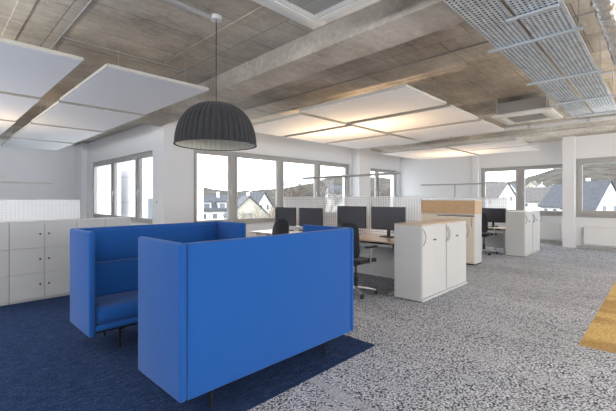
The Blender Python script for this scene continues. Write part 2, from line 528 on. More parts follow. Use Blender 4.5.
SG = 'facing pair of blue high back sofas'
sofaA = make_sofa('blue high-back sofa in the foreground, its back turned to the viewer', SG)
sofaA.location = (1.12, 2.205, 0.002)
sofaB = make_sofa('blue high-back sofa facing the viewer, with seat cushion visible, in front of the lockers', SG, 1.185, 1.80)
sofaB.location = (1.06 + 1.80, 4.53, 0.002); sofaB.rotation_euler = (0, 0, PI)

# ================================================================== PENDANT
LX, LY = 2.11, 3.365
pend = thing('pendant_lamp', 'large charcoal felt bell pendant lamp hanging over the sofas', 'lamp', (LX, LY, 0))


def bell(u, v, off):
    th = 2 * PI * u
    n = 44
    a = v * PI / 2 * 0.985 + 0.02
    R = 0.400 - off; Hh = 0.445 - off
    rad = R * math.sin(a) ** 0.86
    z = 2.055 + Hh * math.cos(a) ** 0.95 if a < PI / 2 else 2.055
    pl = 0.017 * (abs(math.sin(th * n / 2)) ** 0.55) * min(1, math.sin(a) * 1.6)
    rad += pl if off < 0.004 else pl * 0.8
    return (rad * math.cos(th), rad * math.sin(th), z)


MB().grid(lambda u, v: bell(u, v, 0.0), 352, 22).build('lamp_shade', FELT, pend, True)
MB().grid(lambda u, v: bell(u, v, 0.012), 352, 22).build('shade_lining', FELT_IN, pend, True)
rim = MB()
for r_ in (0.416,):
    rim.tube([(r_ * math.cos(2 * PI * k / 64), r_ * math.sin(2 * PI * k / 64), 2.058) for k in range(65)], 0.008, 6)
rim.build('rim', FELT, pend, True)
MB().tube([(0, 0, 2.49), (0, 0, CZ - 0.04)], 0.0045, 8).build('cable', BLACK, pend)
MB().cyl(0, 0, CZ - 0.04, CZ, 0.055, 0.062, 28).build('ceiling_rose', PLASTIC, pend, True)
MB().cyl(0, 0, 2.40, 2.50, 0.03, 0.022, 16).build('lamp_holder', BLACK, pend, True)

# ================================================================== CEILING PANELS
PG = 'suspended white acoustic ceiling panels'


def ceiling_panel(x0, x1, y0, y1, label, z=2.925):
    r = thing('ceiling_panel', label, 'ceiling panel', ((x0 + x1) / 2, (y0 + y1) / 2, z), 0, PG)
    a, b = (x1 - x0) / 2, (y1 - y0) / 2
    B(-a + 0.006, a - 0.006, -b + 0.006, b - 0.006, 0, 0.03).build('panel_board', PANEL, r)
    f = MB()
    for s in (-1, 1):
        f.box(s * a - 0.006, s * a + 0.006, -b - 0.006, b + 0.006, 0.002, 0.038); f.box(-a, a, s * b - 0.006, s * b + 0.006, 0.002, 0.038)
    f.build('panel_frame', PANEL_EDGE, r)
    for sx in (-1, 1):
        for sy in (-1, 1):
            MB().tube([(sx * (a - .2), sy * (b - .25), 0.03), (sx * (a - .2), sy * (b - .25), CZ - z)], 0.002, 4).build('hanger_wire', CHROME, r)


names_row = ['nearest', 'second', 'third', 'fourth', 'farthest']
rows = [(4.34, 6.33), (6.49, 8.56), (8.74, 10.90), (11.12, 12.95)]
for i, (y0, y1) in enumerate(rows):
    dx = 0.02 * i
    ceiling_panel(1.37 + dx, 2.60 + dx * 1.8, y0, y1, 'white ceiling panel over the lockers, right column, %s row from the viewer' % (['nearest', 'second', 'third', 'farthest'][i]))
    ceiling_panel(-0.10 + dx, 1.14 + dx, y0, y1, 'white ceiling panel at the left edge, left column, %s row from the viewer' % (['nearest', 'second', 'third', 'farthest'][i]))
for i, (x0, x1, x2, x3) in enumerate([(4.26, 5.48, 4.44, 5.66), (5.68, 6.90, 5.84, 7.12), (7.10, 8.44, 7.30, 8.66)]):
    ceiling_panel(x0, x1, 2.38 + 0.02 * i, 4.30, 'warmly lit white ceiling panel above the desks, near row, %s one' % (['leading', 'middle', 'rear'][i]))
    ceiling_panel(x2, x3, 4.44, 6.34, 'white ceiling panel nearer the back windows, above the desks, %s one' % (['leading', 'middle', 'rear'][i]))
for i, (x0, x1) in enumerate([(10.0, 11.2), (11.3, 12.5)]):
    ceiling_panel(x0, x1, 2.6, 4.3, 'white ceiling panel over the distant desks, right row, %s one' % (['closer', 'farther'][i]))
    ceiling_panel(x0 + 0.1, x1 + 0.22, 4.42, 6.5, 'white ceiling panel over the distant desks, left row, %s one' % (['closer', 'farther'][i]))

# ================================================================== AIR CONDITIONING CASSETTES


def cassette(label, loc, body_h):
    r = thing('air_conditioner', label, 'air conditioner', loc, 0, 'ceiling cassette air conditioners')
    h = 0.49
    m = MB(); q = .29   # flat rim around the intake
    m.box(-h, h, -h, -q, 0, 0.035, 0.006).box(-h, h, q, h, 0, 0.035, 0.006).box(-h, -q, -q - .01, q + .01, 0, 0.035, 0.006).box(q, h, -q - .01, q + .01, 0, 0.035, 0.006)
    m.box(-h + .02, h - .02, -h + .02, h - .02, 0.02, 0.05)
    m.build('cover', PLASTIC, r, True)
    for s in (-1, 1):
        for al in (0, 1):
            e = sorted((s * .345, s * .42)); e2 = sorted((s * .352, s * .412))
            gp = B(-.33, .33, *e, -.001, .004) if al else B(*e, -.33, .33, -.001, .004)
            gp = gp.build('air_outlet', GRILLE, r)
            fl = B(-.325, .325, *e2, -.006, .001, .003) if al else B(*e2, -.325, .325, -.006, .001, .003)
            fl.build('air_flap', PLASTIC, gp)
    g = MB()
    for k in range(32): y = -.28 + k * .018; g.box(-.285, .285, y - .004, y + .004, 0.0, 0.012)
    for k in (-1, 0, 1): g.box(k * .142 - .006, k * .142 + .006, -.285, .285, -0.002, 0.014)
    g.build('intake_grille', GRILLE, r)
    if body_h:
        c = B(-.40, .40, -.40, .40, 0.05, body_h, 0.006)
        c.box(-.34, .34, -.412, -.40, 0.09, body_h - .05, 0.003).box(-.412, -.40, -.34, .34, 0.09, body_h - .05, 0.003)
        c.build('casing', CASING, r)
        for sx in (-1, 1):
            for sy in (-1, 1): MB().tube([(sx * .44, sy * .40, .04), (sx * .44, sy * .40, CZ - loc[2])], .005, 6).build('hanger_rod', ZINC, r)
    return r


cassette('large white ceiling cassette air conditioner cut by the top edge of the photo', (2.07, 1.91, 3.1), 0.29)
cassette('white ceiling cassette air conditioner in the distance under the cable trays', (7.9, 1.86, 3.02), 0.27)

# ================================================================== CABLE TRAYS, DUCT, PIPES
TZ = 3.0


def tray(y0, y1, x0, x1, label):
    r = thing('cable_tray', label, 'cable tray', ((x0 + x1) / 2, (y0 + y1) / 2, TZ), 0, 'perforated cable trays')
    L = (x1 - x0) / 2; W = (y1 - y0) / 2
    MB().poly([(-L, -W, 0), (L, -W, 0), (L, W, 0), (-L, W, 0)], [(0, 1, 2, 3)]).build('perforated_sheet', PERF, r)
    for s in (-1, 1):
        B(-L, L, s * W - .002, s * W + .002, 0, .024).box(-L, L, *sorted((s * W, s * (W - .012))), .021, .024).build('side_rail', ZINC, r)


TG = (0.56, 0.87), (0.91, 1.205)
tray(TG[0][0], TG[0][1], 0.8, 8.25, 'galvanised perforated cable tray, the right one of the pair under the ceiling')
tray(TG[1][0], TG[1][1], 0.8, 8.25, 'galvanised perforated cable tray, the left one of the pair under the ceiling')
for (y0, y1), lab in zip(TG, ('right', 'left')):  # cables added so the holes in the sheets look dark
    cb = thing('added_cables', 'dark cables added behind the holes of the %s one of the two cable trays' % lab, 'cables', (0, (y0 + y1) / 2, TZ + .003))
    for k in range(11):
        yy = -(y1 - y0) / 2 + .02 + k * (y1 - y0 - .04) / 10
        MB().tube([(.85 + q * .68, yy + .004 * math.sin(q * 1.7 + k), .0145) for q in range(11)], .0142, 8).build('cable', BLACK, cb, True)
for i, (x, lab) in enumerate([(3.98, 'nearest'), (5.46, 'second nearest'), (6.92, 'second farthest'), (8.2, 'farthest')]):
    r = thing('tray_bracket', 'steel cross bracket carrying both cable trays, %s one in view' % lab, 'bracket', (x, 0.9, TZ), 0, 'cross brackets under the cable trays')
    B(-.016, .016, -.39, .39, -.024, -.003).box(-.024, -.016, -.39, .39, -.024, -.018).build('cross_bar', ZINC, r)
    for s in (-.365, 0.0): MB().tube([(0, s, -.024), (0, s, CZ - TZ)], .005, 6).build('threaded_rod', ZINC, r)
tag(B(3.36, 3.40, 0.58, 0.95, 2.975, 2.997, 0.003).build('splice_plate', ZINC), 'short steel plate hooked under the nearer cable tray', 'bracket')
# foil insulated duct


def crinkle(p, k=0.02):
    v = Vector(p); n = noise.noise_vector(v * 14) * k + noise.noise_vector(v * 34) * k * 0.5
    return v + n


def duct(u, v):
    x = 1.6 + u * 5.0; a = 2 * PI * v; rr = 0.095 + 0.006 * math.sin(x * 90)
    return crinkle((x, 0.33 + rr * math.cos(a), 3.12 + rr * math.sin(a)), 0.016)


tag(MB().grid(duct, 260, 26).build('foil_duct', FOIL), 'crinkled silver foil wrapped duct in the upper right corner', 'duct')
hk = MB().tube([(5.6, .54, 2.99), (5.62, .44, 2.99), (5.66, .42, 2.93), (5.72, .2, 2.93)], .012, 6)
tag(hk.build('duct_hanger', ZINC), 'bent steel hanger strap between cable tray and foil duct', 'bracket')
# long pipe along y
pp = thing('steel_pipe', 'shiny insulated pipe crossing below the ceiling beyond the cassette', 'pipe', (9.32, 2.2, 3.1))
MB().tube([(0.3, 3.4, 0), (0, 1.8, 0), (0, -1.6, 0), (0, -5.0, 0)], 0.052, 14).build('pipe_jacket', JACKET, pp, True)
for y in (1.7, -0.05, -1.1):
    MB().tube([(0, y - .03, 0), (0, y + .03, 0)], .060, 14).box(-.006, .006, y - .006, y + .006, .03, CZ - 3.1).build('pipe_clamp', ZINC, pp)
pp2 = MB().grid(lambda u, v: crinkle((9.15 + .05 * math.sin(7 * u), 1.25 - u * 5, 3.16), .02) + Vector((.055 * math.cos(2 * PI * v), 0, .055 * math.sin(2 * PI * v))), 80, 12)
tag(pp2.build('foil_hose', FOIL), 'crumpled foil hose resting over the pipe near the right wall', 'duct')

# conduits
CG = 'surface conduits on the concrete ceiling'


def conduit(pts, label, r=0.008):
    tag(MB().tube(pts, r, 6).build('conduit', LAMPGREY), label, 'conduit', CG)


zc = CZ - 0.014
conduit([(1.1, 2.2, zc), (1.1, 6.2, zc)], 'thin metal conduit running away across the ceiling at the upper left')
bx = beam_x(5.05)
conduit([(1.1, 5.06, zc), (bx - .03, 5.06, zc), (bx - .014, 5.06, zc - .03), (bx - .014, 5.06, 3.157 - .01), (bx + .02, 5.06, 3.145), (bx + .56, 5.0, 3.145)], 'thin metal conduit crossing the ceiling and wrapping down around the beam')
conduit([(4.72, 7.0, zc), (4.72, 2.4, zc), (4.66, -1, zc)], 'thin metal conduit on the ceiling right of the beam')
tag(B(0.9, 2.05, 3.355, 3.40, CZ - 0.035, CZ - 0.002, 0.004).build('ceiling_raceway', ALU), 'pale cable raceway leading to the pendant lamp ceiling rose', 'cable duct')
conduit([(3.75, 6.3, zc), (5.9, 6.3, zc)], 'thin metal conduit on the ceiling behind the pendant lamp')

# ================================================================== LOCKERS
LG = 'white locker cabinets in the row along the left'


def make_locker(label):
    r = thing('locker_cabinet', label, 'locker', group=LG)
    Wd = 0.825; D = 0.45
    B(0.001, Wd - 0.001, 0.02, D, 0.03, 1.145, 0.002, 1).build('body', PLINTH, r)
    B(0.001, Wd - 0.001, 0.0, D, 1.145, 1.165, 0.002, 1).build('top', WHITE, r)
    B(0.004, Wd - 0.004, 0.03, D - .03, 0, 0.03).build('plinth', PLINTH, r)
    for c in range(2):
        for k in range(3):
            x0 = c * Wd / 2 + 0.004; x1 = (c + 1) * Wd / 2 - 0.004; z0 = 0.035 + k * 0.37 + .003; z1 = z0 + .364
            d = B(x0, x1, 0.0, 0.019, z0, z1, 0.0015, 1).build('door', WHITE, r)
            kx = (x1 - .05) if c == 0 else (x0 + .05); kz = z0 + .20
            MB().tube([(kx, 0, kz), (kx, -.014, kz)], .013, 12).box(kx - .003, kx + .003, -.03, -.01, kz - .011, kz + .011).build('lock', BLACK, d)
    return r


lk = make_locker('white six-door locker cabinet with small black locks, left end of the row in the photo'); lk.location = (-0.005, 6.62, 0.002)
again(lk, (0.82, 6.62, 0.002), 'white six-door locker cabinet directly left of the sofa facing the viewer')
again(lk, (1.645, 6.62, 0.002), 'white locker cabinet mostly hidden behind the sofa, beside the left windows')
scr = thing('desk_screen', 'pale translucent dotted screen standing on the lockers at the left', 'screen', (0.2, 7.04, 1.165))
B(-1.9, 1.6, -0.008, 0.008, 0.005, 0.315, 0.002, 1).build('screen_sheet', VEIL_X, scr)
B(-1.9, 1.6, -0.015, 0.015, 0.0, 0.010).build('screen_foot', ALU, scr)

# ================================================================== CABINETS


def bow_handle(x, z0, z1, side):
    pts = []
    for k in range(9):
        u = k / 8; pts.append((x + side * .0, -0.004 - 0.040 * math.sin(PI * u), z0 + (z1 - z0) * u))
    return MB().tube(pts, 0.006, 6)


def make_cabinet(label, Wd=0.83, H=1.105, D=0.45, top=None, group=None, topmat=None):
    """front faces -y, x from 0 to Wd"""
    r = thing('sliding_door_cabinet', label, 'cabinet', group=group)
    B(0, Wd, 0.014, D, 0.045, H, 0.002, 1).build('body', WHITE, r)
    B(0.0, Wd, -0.018, D, 0.012, 0.045, 0.001, 1).build('bottom_shelf', WHITE, r)
    B(0.01, Wd - .01, 0.02, D - .02, 0, 0.014).build('plinth', DARK, r)
    for k in (0, 1):
        x0 = 0.012 + k * (Wd / 2 - .008); x1 = x0 + Wd / 2 - 0.014
        d = B(x0, x1, 0.0 + .003 * k, 0.014, 0.055, H - .012, 0.0015, 1).build('door', WHITE, r)
        hx = (x0 + .022) if k == 0 else (x1 - .022)
        bow_handle(hx, H - .29, H - .05, 1).build('door_handle', HANDLE, d, True)
    lp = B(Wd / 2 - .055, Wd / 2 + .015, -.006, .002, H - .235, H - .215, .002, 1)
    lp.box(Wd / 2 + .002, Wd / 2 + .012, -.014, -.004, H - .238, H - .212).build('lock_plate', DARK, r)
    if topmat: B(-0.0, Wd, -0.005, D + .0, H, H + .02, 0.002, 1).build('top_board', topmat, r)
    return r


CAG = 'white sliding-door cabinets'
c1 = make_cabinet('white cabinet with oak top nearest the sofas, lock plate on its doors', topmat=WOODTOP, group=CAG)
c1.location = (4.95, 2.50, 0)
again(c1, (5.782, 2.50, 0), 'white oak-topped cabinet adjoining the far side of the nearest cabinet')
c3 = make_cabinet('distant white cabinet with white top, nearer half of the pair by the chair', Wd=0.80, H=1.13, topmat=WHITE, group=CAG)
c3.location = (10.64, 2.56, 0)
again(c3, (11.445, 2.56, 0), 'distant white cabinet with white top, farther half of the pair before the window')

# tall cabinet with planter box on top, door facing -x
tc = thing('tall_cabinet', 'tall cream cabinet with oak box on top standing between the desk groups', 'cabinet', (8.5, 3.04, 0))
B(0.02, 0.45, 0.0, 1.28, 0.03, 1.13, 0.002, 1).build('body', WHITE, tc)
B(0.03, 0.43, 0.01, 1.26, 0, 0.03).build('plinth', DARK, tc)
for y0, y1 in ((0.008, 0.86), (0.87, 1.272)):
    d = B(0.0, 0.02, y0, y1, 0.04, 1.085 if y0 < .5 else 1.12, 0.0015, 1).build('door', CREAM, tc)
    if y0 < .5: MB().tube([(-.004 - .028 * math.sin(PI * k / 8), y0 + .05, .86 + .2 * k / 8) for k in range(9)], .006, 6).build('door_handle', HANDLE, d, True)
B(-0.001, 0.012, 0.0, 0.86, 1.096, 1.104).build('top_gap_strip', DARK, tc)
bx_ = B(0.0, 0.02, 0.0, 1.28, 1.15, 1.452, 0.002, 1).build('oak_front', WOOD, tc)
B(0.0, 0.45, -0.004, 0.012, 1.15, 1.452, 0.001, 1).build('oak_side', WOOD, tc)
MB().box(0.02, 0.45, 1.262, 1.28, 1.13, 1.455).box(0.43, 0.45, 0, 1.27, 1.13, 1.455).box(0.0, 0.45, 0.0, 1.28, 1.13, 1.15).box(0, .45, 0, 1.28, 1.452, 1.464).build('box_shell', WHITE, tc)

# ================================================================== DESKS


def desk(x0, x1, y0, y1, z, label, facing=1, group=None, wood_=True):
    """x0..x1 depth, y0..y1 width; facing=+1 user sits on the -x side"""
    r = thing('desk', label, 'desk', ((x0 + x1) / 2, (y0 + y1) / 2, 0), 0 if facing > 0 else PI, group)
    a = (x1 - x0) / 2; b = (y1 - y0) / 2
    B(-a, a, -b, b, z - .025, z, 0.003, 1).build('desktop', WOODTOP if wood_ else WHITE, r)
    B(a - .16, a - .145, -b + .03, b - .03, 0.10, z - .17, 0.002, 1).build('modesty_panel', WHITE, r)
    B(-a + .10, -a + .15, -b + .08, b - .08, z - .105, z - .065, 0.003, 1).build('cross_beam', WHITE, r)
    B(a - .32, a - .18, -b + .2, b - .2, z - .12, z - .115).box(a - .32, a - .315, -b + .2, b - .2, z - .12, z - .05).build('cable_trough', DARK, r)
    for s in (-1, 1):
        y = s * (b - .1)
        MB().box(-.04, .04, y - .03, y + .03, .02, z - .06, .004, 1).box(-a + .06, a - .08, y - .035, y + .035, 0, .025, .006, 1).box(-a + .08, a - .08, y - .02, y + .02, z - .06, z - .025).build('leg', ALU, r)
    return r


DG = 'office desks'
desk(4.97, 5.83, 2.97, 4.74, 0.83, 'oak-topped desk beside the nearest cabinet, two monitors on it', 1, DG)
desk(4.97, 5.83, 4.78, 6.55, 0.78, 'desk farther back along the same row, toward the back windows', 1, DG)
desk(5.97, 6.83, 2.97, 4.74, 0.83, 'desk on the far side of the dotted screen behind the nearest cabinets', -1, DG)
desk(5.97, 6.83, 4.78, 6.55, 0.83, 'desk on the far side of the dotted screen closest to the back windows', -1, DG)
desk(10.7, 11.44, 3.05, 4.75, 0.70, 'distant desk behind the small white cabinets, near the right-hand windows', 1, DG)
desk(10.7, 11.44, 4.8, 6.5, 0.70, 'distant desk hidden behind the oak-box cabinet', 1, DG)
# dividing screens
s1 = thing('desk_screen', 'long pale translucent screen with dotted grid dividing the nearer desks', 'screen', (5.9, 4.77, 0.83))
B(-.008, .008, -1.76, 1.72, 0.02, .715, 0.002, 1).build('screen_sheet', VEIL_Y, s1)
B(-.06, .06, -1.74, 1.70, -.03, .0, .002, 1).box(-.015, .015, -1.76, 1.72, 0, .025).build('screen_foot', ALU, s1)
MB().box(-.02, .02, -1.5, -1.44, -.83, -.03).box(-.02, .02, 1.4, 1.46, -.83, -.03).build('screen_post', ALU, s1)
s2 = thing('desk_screen', 'pale translucent screen rising just above the oak-box cabinet in the distance', 'screen', (11.5, 4.9, 0.70))
B(-.008, .008, -1.7, 1.9, 0.02, .83, 0.002, 1).build('screen_sheet', VEIL_Y, s2)
B(-.05, .05, -1.7, 1.9, -.03, .02, .002, 1).build('screen_foot', ALU, s2)
MB().box(-.02, .02, -1.4, -1.34, -.70, -.03).box(-.02, .02, 1.4, 1.46, -.70, -.03).build('screen_post', ALU, s2)

# monitors (face -x)


def make_monitor(label):
    r = thing('monitor', label, 'monitor', group='black flat monitors')
    B(0.0, 0.022, -.335, .335, 0.125, .525, 0.004, 2).build('housing', BLACK, r)
    B(-0.002, 0.001, -.327, .327, 0.14, .517).build('screen', SCREEN, r)
    B(0.022, 0.045, -.03, .03, 0.01, .36, 0.004, 1).box(0.02, 0.05, -.06, .06, .27, .38, .004, 1).build('neck', BLACK, r)
    B(-.06, .15, -.13, .13, 0.0, .012, 0.005, 2).build('base', BLACK, r)
    return r


m1 = make_monitor('black monitor beside the oak-topped cabinet, rightmost of the row of four'); m1.location = (5.55, 3.44, .83)
again(m1, (5.55, 4.23, .83), 'black monitor behind the near office chair, second from the right of the four')
again(m1, (5.55, 5.28, .78), 'black monitor just left of the gap in the row of four, third from the right')
again(m1, (5.55, 6.06, .78), 'black monitor at the left end of the row, right in front of the window')
mm = again(m1, (11.2, 3.50, .60 + .1), 'black monitor on the distant desk beside the small white cabinets'); 
# keyboards and phone on the nearer desks
kb = thing('keyboard', 'flat pale keyboard on the nearest desk', 'keyboard', (5.16, 4.18, .83))
B(-.07, .07, -.21, .21, 0, .014, .004, 1).build('keyboard_body', PLASTIC, kb)
k_ = MB()
for i in range(5):
    for j in range(15): k_.box(-.062 + i * .025, -.041 + i * .025, -.2 + j * .027, -.176 + j * .027, .013, .019)
k_.build('keys', WHITE, kb)
ph = thing('desk_phone', 'black desk phone by the nearest cabinet', 'phone', (5.42, 3.09, .83))
B(-.09, .09, -.08, .08, 0, .03, .006, 2).build('phone_body', BLACK, ph)
B(-.08, .08, -.075, -.035, .03, .06, .01, 2).build('handset', BLACK, ph)

# ================================================================== OFFICE CHAIRS


def make_chair(label):
    """faces +x"""
    r = thing('office_chair', label, 'chair', group='black swivel office chairs')

    def back(u, v):
        z = .60 + v * .53; wdt = .245 * (1 - .25 * max(0, v - .55)) * (0.9 + .1 * math.sin(PI * v)) * (1 - .5 * (max(0, v - .75) / .25) ** 4) * (1 - .25 * (max(0, .2 - v) / .2) ** 2); y = (u - .5) * 2 * wdt
        x = -.235 - .05 * v + .055 * math.sin(PI * min(1, v * 1.15)) * -1 + .06 * (abs(u - .5) * 2) ** 2
        return (x, y, z)
    MB().grid(back, 14, 14, .045).build('backrest', OFFBLACK, r, True)

    def seat(u, v):
        x = -.22 + u * .47; y = (v - .5) * .49 * (1 - .12 * u ** 3)
        z = .575 - .03 * max(0, u - .75) * 4 * .6 - .012 * math.sin(PI * v)
        return (x, y, z)
    MB().grid(seat, 12, 12, .06).build('seat', OFFBLACK, r, True)
    MB().box(-.16, .12, -.09, .09, .46, .51, .012).tube([(-.10, 0, .49), (-.27, 0, .49), (-.335, 0, .56), (-.335, 0, .85)], .022, 8).build('mechanism', DARK, r, True)
    for s in (-1, 1):
        a = MB().tube([(.0, s * .16, .505), (.0, s * .27, .505), (-.01, s * .285, .56), (-.01, s * .285, .75)], .014, 8)
        a = a.build('armrest_post', CHROME, r, True)
        B(-.12, .13, s * .285 - .04, s * .285 + .04, .75, .777, .011, 3).build('arm_pad', BLACK, a, True)
    MB().cyl(0, 0, .10, .26, .028, .028, 14).cyl(0, 0, .26, .46, .016, .016, 12).build('gas_column', DARK, r, True)
    b = MB().cyl(0, 0, .075, .12, .045, .04, 16)
    for k in range(5):
        a = 2 * PI * k / 5 + .3; c, s = math.cos(a), math.sin(a)
        b.tube([(.03 * c, .03 * s, .105), (.18 * c, .18 * s, .095), (.31 * c, .31 * s, .072)], [.024, .019, .013], 8)
    b = b.build('star_base', CHROME, r, True)
    for k in range(5):
        a = 2 * PI * k / 5 + .3; c, s = math.cos(a), math.sin(a); px, py = .31 * c, .31 * s
        w_ = MB().cyl(px, py, .045, .075, .009, .009, 8)
        for q in (-1, 1):
            w_.tube([(px - s * q * .006, py + c * q * .006, .03), (px - s * q * .026, py + c * q * .026, .03)], .03, 14)
        w_.build('caster', BLACK, b, True)
    return r


ch = make_chair('black office chair at the nearest desk, chrome armrest visible beside the blue sofa'); ch.location = (4.72, 3.50, 0)
again(ch, (4.70, 4.97, 0), 'black office chair whose back shows above the blue sofa, below the left monitors', -.1)
again(ch, (10.55, 3.52, 0), 'black office chair in the distance between oak-box cabinet and small white cabinets', -.2)

# ================================================================== FLOOR LAMPS


def floor_lamp(label, x, y, z, along, a0, a1, base_off=0.0, warm=6):
    r = thing('floor_lamp', label, 'lamp', (x, y, 0), 0 if along == 'y' else -PI / 2, 'slim office floor lamps')
    B(-.03, .03, a0, a1, z - .042, z, .004, 1).build('lamp_head', LAMPGREY, r)
    B(-.016, .016, -.02, .02, 0.012, z - .03, .003, 1).build('pole', LAMPGREY, r)
    B(-.16, .16, -.20, .20, 0, .014, .004, 1).build('base', ALU, r)
    B(-.022, .022, a0 + .05, a1 - .05, z, z + .004).build('diffuser', PLASTIC, r)
    return r


WARM = (1.0, 0.70, 0.40)
floor_lamp('slim floor lamp with long horizontal head above the nearer desks', 6.0, 4.70, 1.98, 'y', -1.24, 1.22)
area('floor_lamp_uplight', (6.0, 4.6, 2.02), (PI, 0, 0), .06, 2.2, 24, WARM)
floor_lamp('slim floor lamp with thin head over the distant desks before the blank wall', 11.62, 4.75, 1.97, 'y', -0.92, 1.15)
area('floor_lamp_uplight', (11.6, 4.8, 2.01), (PI, 0, 0), .05, 1.8, 14, WARM)
floor_lamp('slim floor lamp head against the far left wall above the lockers', 0.45, 8.62, 1.83, 'x', -1.2, 1.27)
area('floor_lamp_uplight', (0.2, 8.62, 1.87), (PI, 0, 0), 1.6, .05, 12, WARM)

# ================================================================== RADIATORS, SWITCH


def radiator(label, x, y0, y1, z0, z1):
    r = thing('radiator', label, 'radiator', (x, (y0 + y1) / 2, 0), 0, 'flat white panel radiators')
    b = (y1 - y0) / 2
    B(0, .02, -b, b, z0, z1, .004, 1).build('front_plate', RADW, r)
    B(.02, .075, -b + .005, b - .005, z0 + .02, z1 - .004, .002, 1).build('radiator_body', WHITE, r)
    B(-.002, .087, -b, b, z1 - .006, z1 + .004).build('top_grille', PLASTIC, r)
    MB().box(.075, .098, -b + .1, -b + .13, z0, z1 - .05).box(.075, .098, b - .13, b - .1, z0, z1 - .05).build('wall_bracket', ZINC, r)


radiator('white panel radiator under the window left of the right-hand column', WC - .10, 2.44, 4.6, .14, .64)
radiator('white panel radiator under the big window at the right edge', WC2 - .10, -.9, 1.74, .12, .64)
sw = thing('light_switch', 'small light switch on the white column left of the pendant lamp', 'switch', (3.775, 8.55, 1.42))
B(-.006, .003, -.04, .04, -.04, .04, .003, 1).build('switch_plate', PLASTIC, sw)
B(-.012, -.006, -.028, .028, -.028, .028, .003, 1).build('rocker', GRILLE, sw)

# ================================================================== OUTSIDE
PLASTER = mat('house_plaster', (0.60, 0.59, 0.57), 0.9); CREAMP = mat('cream_plaster', (0.38, 0.36, 0.31), 0.9)
FACADE = mat('white_facade', (0.80, 0.80, 0.81), 0.6); HGLASS = mat('dark_window', (0.12, 0.14, 0.16), 0.2)


def roofmat(name, c):
    m = mat(name, c, 0.8); t = NT(m); a = t.noise(t.coord(), 1.2, 5, .7)
    t.color(t.ramp(a, [(.3, tuple(x * .75 for x in c)), (.7, tuple(x * 1.25 for x in c))])); return m


SLATE = roofmat('slate_roof', (0.06, 0.062, 0.075)); BROWNR = roofmat('brown_roof', (0.10, 0.09, 0.09))


def house(label, px, depth, w_, L, zbase, zeave, zridge, rot, wall=PLASTER, roof=SLATE, dormer=False, wins=2, chimney=True):
    """ridge along local y; rot turns the ridge away from the line of sight"""
    x, y = far(px, depth)
    r = thing('house', label, 'house', (x, y, zbase), math.atan2(y, x) - PI / 2 + rot, 'houses seen through the windows')
    a = w_ / 2; b = L / 2; e = zeave - zbase; g = zridge - zbase
    MB().poly([(-a, -b, 0), (a, -b, 0), (a, -b, e), (0, -b, g), (-a, -b, e), (-a, b, 0), (a, b, 0), (a, b, e), (0, b, g), (-a, b, e)],
              [(0, 1, 2, 3, 4), (9, 8, 7, 6, 5), (0, 5, 6, 1), (1, 6, 7, 2), (4, 9, 5, 0), (2, 7, 8, 3), (3, 8, 9, 4)]).build('house_walls', wall, r)
    sl = (g - e) / a; o = .35; th = .18; q = MB()
    for s in (-1, 1):
        p = [(0, -b - o, g + .04), (s * (a + o), -b - o, e - sl * o + .04), (s * (a + o), b + o, e - sl * o + .04), (0, b + o, g + .04)]
        q.poly(p + [(x_, y_, z_ + th) for x_, y_, z_ in p], [(0, 1, 2, 3), (7, 6, 5, 4), (0, 4, 5, 1), (1, 5, 6, 2), (2, 6, 7, 3), (3, 7, 4, 0)])
    q.build('roof', roof, r)
    for k in range(wins):
        xx = (k - (wins - 1) / 2) * w_ / (wins + .6)
        B(xx - .4, xx + .4, -b - .05, -b + .05, e - .9, e + .4).build('house_window', HGLASS, r)
    for s in (-1, 1):
        for k in range(3):
            yy = (k - 1) * L / 3.2
            B(*sorted((s * (a - .05), s * (a + .05))), yy - .5, yy + .5, e - 1.9, e - .8).build('house_window', HGLASS, r)
    if dormer:
        for k in (-1, 1):
            for s in (-1, 1):
                d = B(*sorted((s * a * .35, s * (a * .92))), k * L * .22 - 1.0, k * L * .22 + 1.0, e + .1, e + sl * a * .55, .02, 1).build('dormer', wall, r)
                B(*sorted((s * a * .9, s * (a * .96))), k * L * .22 - .6, k * L * .22 + .6, e + .4, e + sl * a * .45).build('house_window', HGLASS, d)
                B(*sorted((s * a * .3, s * (a * 1.0))), k * L * .22 - 1.2, k * L * .22 + 1.2, e + sl * a * .55, e + sl * a * .55 + .15).build('dormer_roof', roof, d)
    if chimney: B(.3, .9, b * .3, b * .3 + .6, g - 1.2, g + .9).build('chimney', wall, r)
    return r


house('white gabled house with grey roof seen through the left pane of the right-hand windows', 488, 118, 8.2, 14, -9, 1.7, 6.2, .85, PLASTER, BROWNR)
house('long low white house with broad grey roof seen right of the window post', 541, 135, 9, 13, -9, .5, 5.4, 1.45, PLASTER, BROWNR)
house('white gabled house partly behind the right-hand column', 568, 96, 8, 9, -9, -.4, 5.0, .8, PLASTER, SLATE)
house('big white gable with slate roof seen in the large window at the right edge', 592, 78, 6.6, 8, -9, -.4, 5.0, .8, PLASTER, SLATE)
house('white gabled house cut by the right edge of the photo', 640, 120, 9, 12, -9, .6, 6.0, .5, PLASTER, SLATE)
for i, (px, d, zr, lab) in enumerate([(516, 230, 10.5, 'small pale house on the slope above the white gable'), (533, 275, 14, 'small pinkish house on the slope, left of the wooded hill'), (541, 240, 11.5, 'small pale house on the slope above the long grey roof'),
                                      (553, 212, 8.8, 'small white house on the slope just left of the column'), (591, 210, 9.5, 'small white gable above the slate roof at the right edge')]):
    house(lab, px, d, 8, 10, zr - 12, zr - 4, zr, -.6 + .3 * i, [PLASTER, CREAMP][i % 2], [SLATE, BROWNR][i % 2])
house('dark-roofed white house with dormers seen left in the back window', 211, 88, 8, 8, -9, -1.2, 2.2, -1.35, PLASTER, SLATE, dormer=True)
house('cream gabled house in the middle of the back window behind a bare tree', 246, 66, 6.6, 8, -9, -1.4, 1.75, .15, CREAMP, SLATE, wins=1)
house('white gable with dark roof rising behind the cream house', 253, 108, 7, 9, -9, -.8, 3.2, .8, PLASTER, SLATE)
